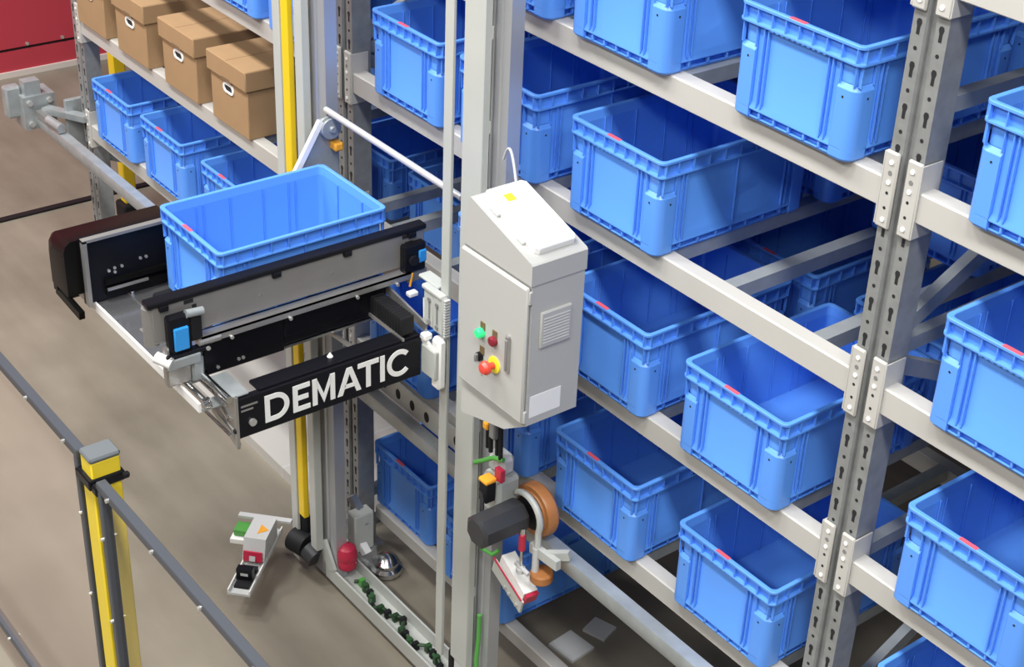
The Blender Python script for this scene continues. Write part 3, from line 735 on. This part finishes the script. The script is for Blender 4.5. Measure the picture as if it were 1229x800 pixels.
MB().bbox(-2.986, -2.965, Y0-.0145, Y0-.011, 1.866, 1.892, TAGB, .001).build('legend_plate', door)
disc(-2.977, 1.859, .015, DRED, -.001, .016).build('button', door, label='dark red button')
MB().bbox(-3.043, -3.022, Y0-.0145, Y0-.011, 1.786, 1.812, TAGB, .001).build('legend_plate', door)
k = disc(-3.040, 1.776, .014, BLACK, -.001, .012); k.bbox(-3.044, -3.036, Y0-.034, Y0-.022, 1.764, 1.788, GREY, .002); k.build('rotary_switch', door, label='black rotary switch')
disc(-2.972, 1.782, .026, ESY, -.001, .005).build('emergency_collar', door, label='round yellow collar')
k = MB(); k.lathe((-2.972, Y0-.012, 1.782), (0,-1,0), [(.010, .004), (.010, .024), (.020, .026), (.021, .036), (.015, .046), (.004, .048)], REDE, 20); k.build('emergency_button', door, label='red mushroom emergency button')
k = MB(); k.bbox(-2.922, -2.902, Y0-.020, Y0-.010, 1.788, 1.908, STEEL, .004); k.bbox(-2.918, -2.907, Y0-.023, Y0-.018, 1.798, 1.895, GREY, .003); k.build('door_handle', door, label='recessed grey lever handle')
MB().box(-3.035, -3.027, Y0-.0125, Y0-.0118, 1.713, 1.717, GREY).build('key_mark', door)
k = MB()
for z in (2.055, 1.67): k.cyl((-2.842, Y0-.002, z), (-2.842, Y0-.002, z+.0), .001, STEEL, 6) if False else k.bbox(-2.846, -2.836, Y0-.006, Y0+.004, z-.02, z+.02, CAB, .002)
k.build('hinge', cab)
v = MB(); v.bbox(XR-.002, XR+.008, 2.335, 2.445, 1.888, 2.002, CAB, .004)
vent = v.build('vent', cab, label='small louvred vent')
v = MB()
for i in range(9): v.box(XR+.0065, XR+.0095, 2.345, 2.435, 1.903 + i*.0095, 1.9065 + i*.0095, GREY if i % 1 else LGREY)
v.build('louvres', vent)
MB().box(XR-.001, XR+.0012, 2.315, 2.425, 1.665, 1.735, WHITE).build('rating_plate', cab, label='white blank plate low on the side')
# flat white device on the sloped lid
dv = thing('interface_unit', (-2.985, 2.40, 2.205), 'flat white plastic device with yellow sticker on the cabinet\'s sloped top', 'device')
sl = math.atan2(2.161-2.246, -2.840+3.118)
ux = Vector((math.cos(sl), 0, math.sin(sl))); uz = Vector((-math.sin(sl), 0, math.cos(sl))); uy = Vector((0,1,0))
base = Vector((-3.118, 0, 2.246))
def slab(b, u0, u1, y0, y1, h0, h1, m, ch=.006):
    P = lambda u, y, h: base + ux*u + uy*y + uz*h
    R = lambda i, h: [P(u0+i+ch,y0+i,h), P(u1-i-ch,y0+i,h), P(u1-i,y0+i+ch,h), P(u1-i,y1-i-ch,h), P(u1-i-ch,y1-i,h), P(u0+i+ch,y1-i,h), P(u0+i,y1-i-ch,h), P(u0+i,y0+i+ch,h)]
    b.loft([R(0,h0), R(0,h1-.004), R(.003,h1)], m); return b
slab(MB(), .010, .268, 2.330, 2.470, .0015, .024, WHITEP, .010).build('case', dv)
slab(MB(), .045, .080, 2.365, 2.400, .0236, .0246, ESY, .001).build('sticker', dv, label='yellow sticker')
slab(MB(), .205, .209, 2.385, 2.440, .0236, .0243, LGREY, .0005).build('marking', dv)
b = MB(); slab(b, .06, .10, 2.318, 2.332, .002, .012, LGREY, .002); slab(b, .19, .22, 2.318, 2.332, .002, .012, LGREY, .002); b.build('latch', dv)
b = MB(); pts = []
for i in range(14):
    t = i/13; pts.append((-3.10 - .10*t, 2.44 + .03*t, 2.262 + .075*math.sin(t*PI*.9)))
MB().tube(pts, .004, LGREY).build('cable', dv)
# bracket to the mast
MB().box(-3.232, -3.152, 2.470, 2.500, 1.62, 2.02, MASTW).build('mounting_bracket', cab)

# ------------------------------------------------------------------ travel drive
drv = thing('travel_drive', (-3.08, 2.45, 1.0), 'dark grey motor with orange drive wheel on the rail below the cabinet', 'drive unit')
m = MB()
def octo(y, r, z=1.094, x=-3.085): return [(x + r*math.cos(PI/8+PI/4*i), y, z + r*math.sin(PI/8+PI/4*i)) for i in range(8)]
m.loft([octo(2.325,.045), octo(2.335,.058), octo(2.485,.060), octo(2.50,.052)], GRAPH)
mo = m.build('motor', drv)
k = MB(); k.tube([(-3.12, 2.375, 1.135), (-3.14, 2.39, 1.165), (-3.175, 2.41, 1.175), (-3.205, 2.44, 1.15), (-3.215, 2.465, 1.12)], .007, RUBBER); k.build('cable', mo)
k = MB(); k.bbox(-3.175, -3.135, 2.40, 2.44, 1.14, 1.215, RUBBER, .004); k.bbox(-3.177, -3.133, 2.398, 2.442, 1.212, 1.226, AMBER, .004); k.build('connector', drv, label='black connector with amber top')
wh = MB(); wh.lathe((-3.075, 2.535, 1.092), (0,1,0), [(.02,0),(.068,.0),(.072,.005),(.088,.005),(.092,.012),(.092,.040),(.086,.048),(.06,.048),(.02,.046)], ORANGE, 36)
wo = wh.build('wheel', drv, label='orange drive wheel')
k = MB(); k.lathe((-3.075, 2.530, 1.092), (0,1,0), [(.0,0),(.060,.0),(.064,.006)], RUBBER, 28); k.build('hub', wo)
g = MB(); pts = [(-3.075 + .075*math.cos(a), 2.515, 1.092 + .075*math.sin(a)) for a in [math.radians(130 - 14*i) for i in range(12)]] + [(-3.0, 2.51, 1.03), (-3.0, 2.505, .985)]
g.tube(pts, .011, MASTW); g.bar((-3.03, 2.51, .995), (-2.90, 2.515, 1.0), .02, .035, MASTW); g.bar((-2.96, 2.52, 1.0), (-2.90, 2.56, 1.02), .02, .03, MASTW)
g.cyl((-3.0, 2.505, 1.01), (-3.0, 2.505, .91), .012, LGREY, 12)
g.build('wheel_guard', drv)
k = MB(); k.lathe((-2.985, 2.52, .895), (0,0,1), [(.012,-.012),(.034,-.012),(.038,-.006),(.038,.018),(.034,.024),(.012,.024)], ORANGE, 24)
k.lathe((-2.985, 2.52, .88), (0,0,1), [(.006,0),(.022,0),(.03,.008)], LGREY, 16); k.build('side_roller', drv, label='small orange side roller')
k = MB(); k.cyl((-3.03, 2.47, 1.06), (-3.03, 2.47, 1.00), .012, RED, 12); k.cyl((-3.03, 2.47, 1.06), (-3.03, 2.47, 1.085), .009, CHROME, 12); k.cyl((-3.03, 2.47, 1.0), (-3.03, 2.47, .93), .005, CHROME, 8); k.cyl((-3.03, 2.47, .925), (-3.03, 2.47, .91), .016, LGREY, 10); k.cyl((-3.055, 2.47, .93), (-2.99, 2.47, .925), .008, LGREY, 8)
k.build('plunger', drv, label='slim red and silver plunger')
gl = MB(); gl.tube([(-3.29, 2.478, .87), (-3.25, 2.480, .855), (-3.20, 2.485, .86), (-3.185, 2.50, .88)], .007, GREEN); gl.build('ring_cable', drv, label='green cable')
gb = MB(); gb.bbox(-3.228, -3.135, 2.45, 2.54, 1.06, 1.20, MASTW, .012); gb.bbox(-3.23, -3.15, 2.47, 2.53, 1.20, 1.27, LGREY, .015); gb.bbox(-3.20, -3.08, 2.47, 2.52, 1.02, 1.10, LGREY, .01); gb.bbox(-3.15, -3.115, 2.44, 2.46, 1.215, 1.26, RED, .003); gb.bbox(-3.225, -3.17, 2.44, 2.46, 1.11, 1.16, WHITE, .01)
gb.build('gear_housing', drv)
gl = MB(); gl.tube([(-3.25, 2.44, 1.22), (-3.21, 2.44, 1.25), (-3.17, 2.45, 1.28), (-3.13, 2.46, 1.29)], .008, GREEN); gl.build('earth_cable', drv, label='green cable')
# arm with red tipped switch
arm = thing('limit_switch_arm', (-3.10, 2.47, .82), 'pale sloping arm with red tip below the motor', 'switch arm')
a0 = Vector((-3.195, 2.49, .822)); a1 = Vector((-3.015, 2.47, .772))
MB().bar(a0, a1, .008, .055, MASTW, up=(0,0,1)).build('arm_plate', arm)
MB().bar(a0 + Vector((.03,.03,.035)), a1 + Vector((0,.03,.035)), .05, .045, WHITEP).build('switch_body', arm)
MB().bar(a0 + Vector((.0,-.004,.030)), a1 + Vector((.0,-.004,.030)), .004, .006, RED).build('edge_trim', arm, label='red edging')
MB().bar(a1 + Vector((0,.03,.035)), a1 + Vector((.012,.029,.03)), .046, .041, RED).build('red_tip', arm)
k = MB()
for t in (.45, .6, .85): q = a0.lerp(a1, t) + Vector((0,-.005,-.012)); k.cyl(q, q + Vector((0,-.006,0)), .006, BOLT, 8)
k.build('bolt', arm)
# cables inside the mast beside the profile
cb = thing('cable_bundle', (-3.20, 2.47, 1.40), 'black and amber cable plugs under the cabinet beside the mast', 'cables')
for i, (x, y) in enumerate(((-3.215, 2.462), (-3.19, 2.455), (-3.165, 2.462), (-3.14, 2.456))):
    MB().tube([(x, y, 1.58), (x+.004, y-.004, 1.48), (x-.003, y, 1.38), (x, y, 1.29)], .0075, RUBBER).build('cable', cb)
MB().bbox(-3.215, -3.19, 2.44, 2.462, 1.475, 1.505, AMBER, .004).build('plug', cb, label='amber plug')
MB().bbox(-3.22, -3.195, 2.44, 2.46, 1.37, 1.395, AMBER, .004).build('plug', cb, label='amber plug')
MB().bbox(-3.18, -3.15, 2.435, 2.455, 1.36, 1.52, GREY, .004).build('plug', cb)
gcab = MB(); gcab.tube([(-3.268, 2.492, .55), (-3.266, 2.490, .45), (-3.262, 2.480, .36), (-3.235, 2.470, .24), (-3.222, 2.468, .05)], .008, GREEN)
tag(gcab.build('green_cable', origin=(-3.26, 2.475, .05)), 'green cable hanging at the foot of the right mast column', 'cable')

# ------------------------------------------------------------------ floor scanner unit at the left mast foot
sc = thing('scanner_unit', (-4.45, 2.27, .05), 'white sensor unit with warning triangle and red window low at the left mast foot', 'sensor unit')
U = Vector((-.68, .733, 0)); Vv = Vector((.733, .68, 0)); O = Vector((-4.31, 2.115, 0))
def P(u, v, z): return O + U*u + Vv*v + Vector((0,0,z))
def sbox(b, u0, u1, v0, v1, z0, z1, m, taper=0.):
    return b.hexb([P(u0,v0,z0), P(u1,v0,z0), P(u1,v1,z0), P(u0,v1,z0), P(u0+taper,v0,z1), P(u1,v0,z1), P(u1,v1,z1), P(u0+taper,v1,z1)], m)
b = MB(); sbox(b, 0, .42, -.045, .045, .095, .105, LGREY); sbox(b, 0, .42, -.045, -.040, .105, .120, WHITE); sbox(b, 0, .42, .040, .045, .105, .120, WHITE); b.build('base_plate', sc)
b = MB(); sbox(b, .18, .35, -.045, .045, .125, .212, LGREY, .03); b.build('housing', sc)
b = MB(); sbox(b, .168, .184, -.038, .038, .128, .168, RED, .010); b.build('window', sc, label='red window'); b = MB(); sbox(b, .164, .170, -.012, .012, .133, .155, LGREY, .006); b.build('lens', sc)
b = MB(); b.add([P(.24,.0,.2135), P(.30,.0,.2135), P(.27,.038,.2135), P(.24,.0,.211), P(.30,.0,.211), P(.27,.038,.211)], [(0,1,2),(5,4,3),(0,3,4,1),(1,4,5,2),(2,5,3,0)], AMBER); b.build('warning_triangle', sc, label='orange warning triangle')
b = MB(); sbox(b, .03, .12, -.03, .03, .105, .115, RUBBER); sbox(b, .07, .10, -.032, .032, .115, .165, BLACK); sbox(b, .125, .15, -.03, .03, .105, .125, RUBBER); sbox(b, .0695, .072, -.015, .015, .135, .148, LGREY); b.build('switch_block', sc, label='black block on the plate')
b = MB(); sbox(b, .30, .36, -.12, -.05, .14, .165, GREEN); sbox(b, .28, .34, -.13, -.05, .115, .135, WHITE); b.build('side_plug', sc, label='green plug'); 
b = MB(); sbox(b, .36, .385, -.12, .10, .185, .195, LGREY); b.build('top_arm', sc)
b = MB(); b.cyl((-4.45, 2.44, .14), (-4.37, 2.46, .14), .05, RUBBER, 18); b.cyl((-4.37, 2.46, .13), (-4.32, 2.47, .11), .045, GRAPH, 18); b.bbox(-4.47, -4.40, 2.465, 2.50, .10, .26, RUBBER, .01)
b.build('drive_hub', sc, label='dark hub beside the mast foot')

# ------------------------------------------------------------------ safety fence in the foreground
fp_ = thing('fence_post', (-3.53, 1.335, 0), 'yellow fence post with grey cap in the left foreground', 'fence post')
MB().bbox(-3.565, -3.495, 1.293, 1.380, .012, 1.530, YELB, .004).build('shaft', fp_)
MB().bbox(-3.568, -3.492, 1.290, 1.383, 1.528, 1.545, CAPG, .006).build('cap', fp_)
k = MB(); k.bbox(-3.572, -3.488, 1.280, 1.388, 1.445, 1.478, BLACK, .004); k.bbox(-3.49, -3.455, 1.285, 1.325, 1.44, 1.47, BLACK, .006); k.bbox(-3.485, -3.47, 1.375, 1.395, 1.46, 1.478, RUBBER, .004); k.bbox(-3.59, -3.566, 1.282, 1.31, 1.44, 1.47, BLACK, .004)
k.build('clamp', fp_, label='black clamp')
MB().box(-3.62, -3.44, 1.24, 1.43, 0, .012, BLACK).build('foot_plate', fp_)
def fence_panel(x0, x1, label, zt, ends, refl_haze=None):
    r = thing('safety_fence', ((x0+x1)/2, 1.305, .15), label, 'fence panel', 'clear fence panels')
    MB().bbox(x0, x1, 1.290, 1.320, zt-.028, zt, FENCE, .003).build('top_rail', r)
    MB().bbox(x0, x1, 1.290, 1.320, .165, .195, FENCE, .003).build('bottom_rail', r)
    for x in ends: MB().bbox(x-.012, x+.012, 1.290, 1.320, .195, zt-.028, FENCE, .003).build('side_profile', r)
    b = MB(); b.box(x0+.004, x1-.004, 1.3045, 1.3075, .012, zt-.02, PANE)
    if refl_haze: b.M[2] = b.mi(refl_haze)          # hall-side face carries the painted reflection haze
    b.build('pane', r, label='plastic pane with painted rosy reflection haze' if refl_haze else 'clear plastic pane', smooth=False)
    x = x0+.08
    while x < x1:
        for z in (zt-.014, .18):
            b = MB(); b.cyl((x, 1.290, z), (x, 1.282, z), .0065, BOLT, 8); b.build('bolt', r)
        x += .27
    for e in ends:
        for z in (1.30, 1.0, .7, .4):
            b = MB(); b.cyl((e, 1.290, z), (e, 1.282, z), .006, BOLT, 8); b.build('bolt', r)
fence_panel(-5.10, -3.585, 'clear fence panel with grey rail left of the yellow post', 1.525, (-3.60, -5.09), REFL_HAZE)
fence_panel(-3.465, -1.95, 'clear fence panel with grey rail right of the yellow post', 1.490, (-3.45, -1.96))

# ------------------------------------------------------------------ light
def area(name, loc, rot, sx, sy, power, col=(1,1,1)):
    l = bpy.data.lights.new(name, 'AREA'); l.shape = 'RECTANGLE'; l.size = sx; l.size_y = sy; l.energy = power; l.color = col
    o = bpy.data.objects.new(name, l); COL.objects.link(o); o.location = loc; o.rotation_euler = rot
    return o
for x in (-9, -6, -3, 0, 3):
    area('hall_lamp', (x, .2, 7.4), (0, 0, 0), 1.6, .8, 245, (1, .985, .96))
    area('hall_lamp', (x, -3.4, 7.4), (math.radians(15), 0, 0), 1.6, .8, 148, (1, .985, .96))
wd = bpy.data.worlds.new('hall'); scene.world = wd; wd.use_nodes = True
nt = wd.node_tree; bg = nt.nodes['Background']
bg.inputs[0].default_value = (.82, .86, .92, 1); bg.inputs[1].default_value = .075

# ------------------------------------------------------------------ camera
cam = bpy.data.cameras.new('camera'); co = bpy.data.objects.new('camera', cam); COL.objects.link(co)
R0 = (0.6242495, 0.7793909, 0.0535018)
R1 = (0.4154380, -0.2731841, -0.8676299)
R2 = (-0.6616070, 0.5638442, -0.4943236)
F = 1871.663; PXC = 676.722; PYC = 365.943
cam.sensor_fit = 'HORIZONTAL'; cam.sensor_width = 36; cam.lens = F/1229*36
cam.shift_x = (614.5-PXC)/1229; cam.shift_y = (PYC-400)/1229
cam.clip_start = .05
M = Matrix(((R0[0], -R1[0], -R2[0], 0), (R0[1], -R1[1], -R2[1], 0), (R0[2], -R1[2], -R2[2], 4.12), (0,0,0,1)))
co.matrix_world = M
scene.camera = co
scene.view_settings.view_transform = 'Standard'; scene.view_settings.look = 'None'
scene.view_settings.exposure = 0.0; scene.view_settings.gamma = 1; scene.view_settings.use_curve_mapping = False
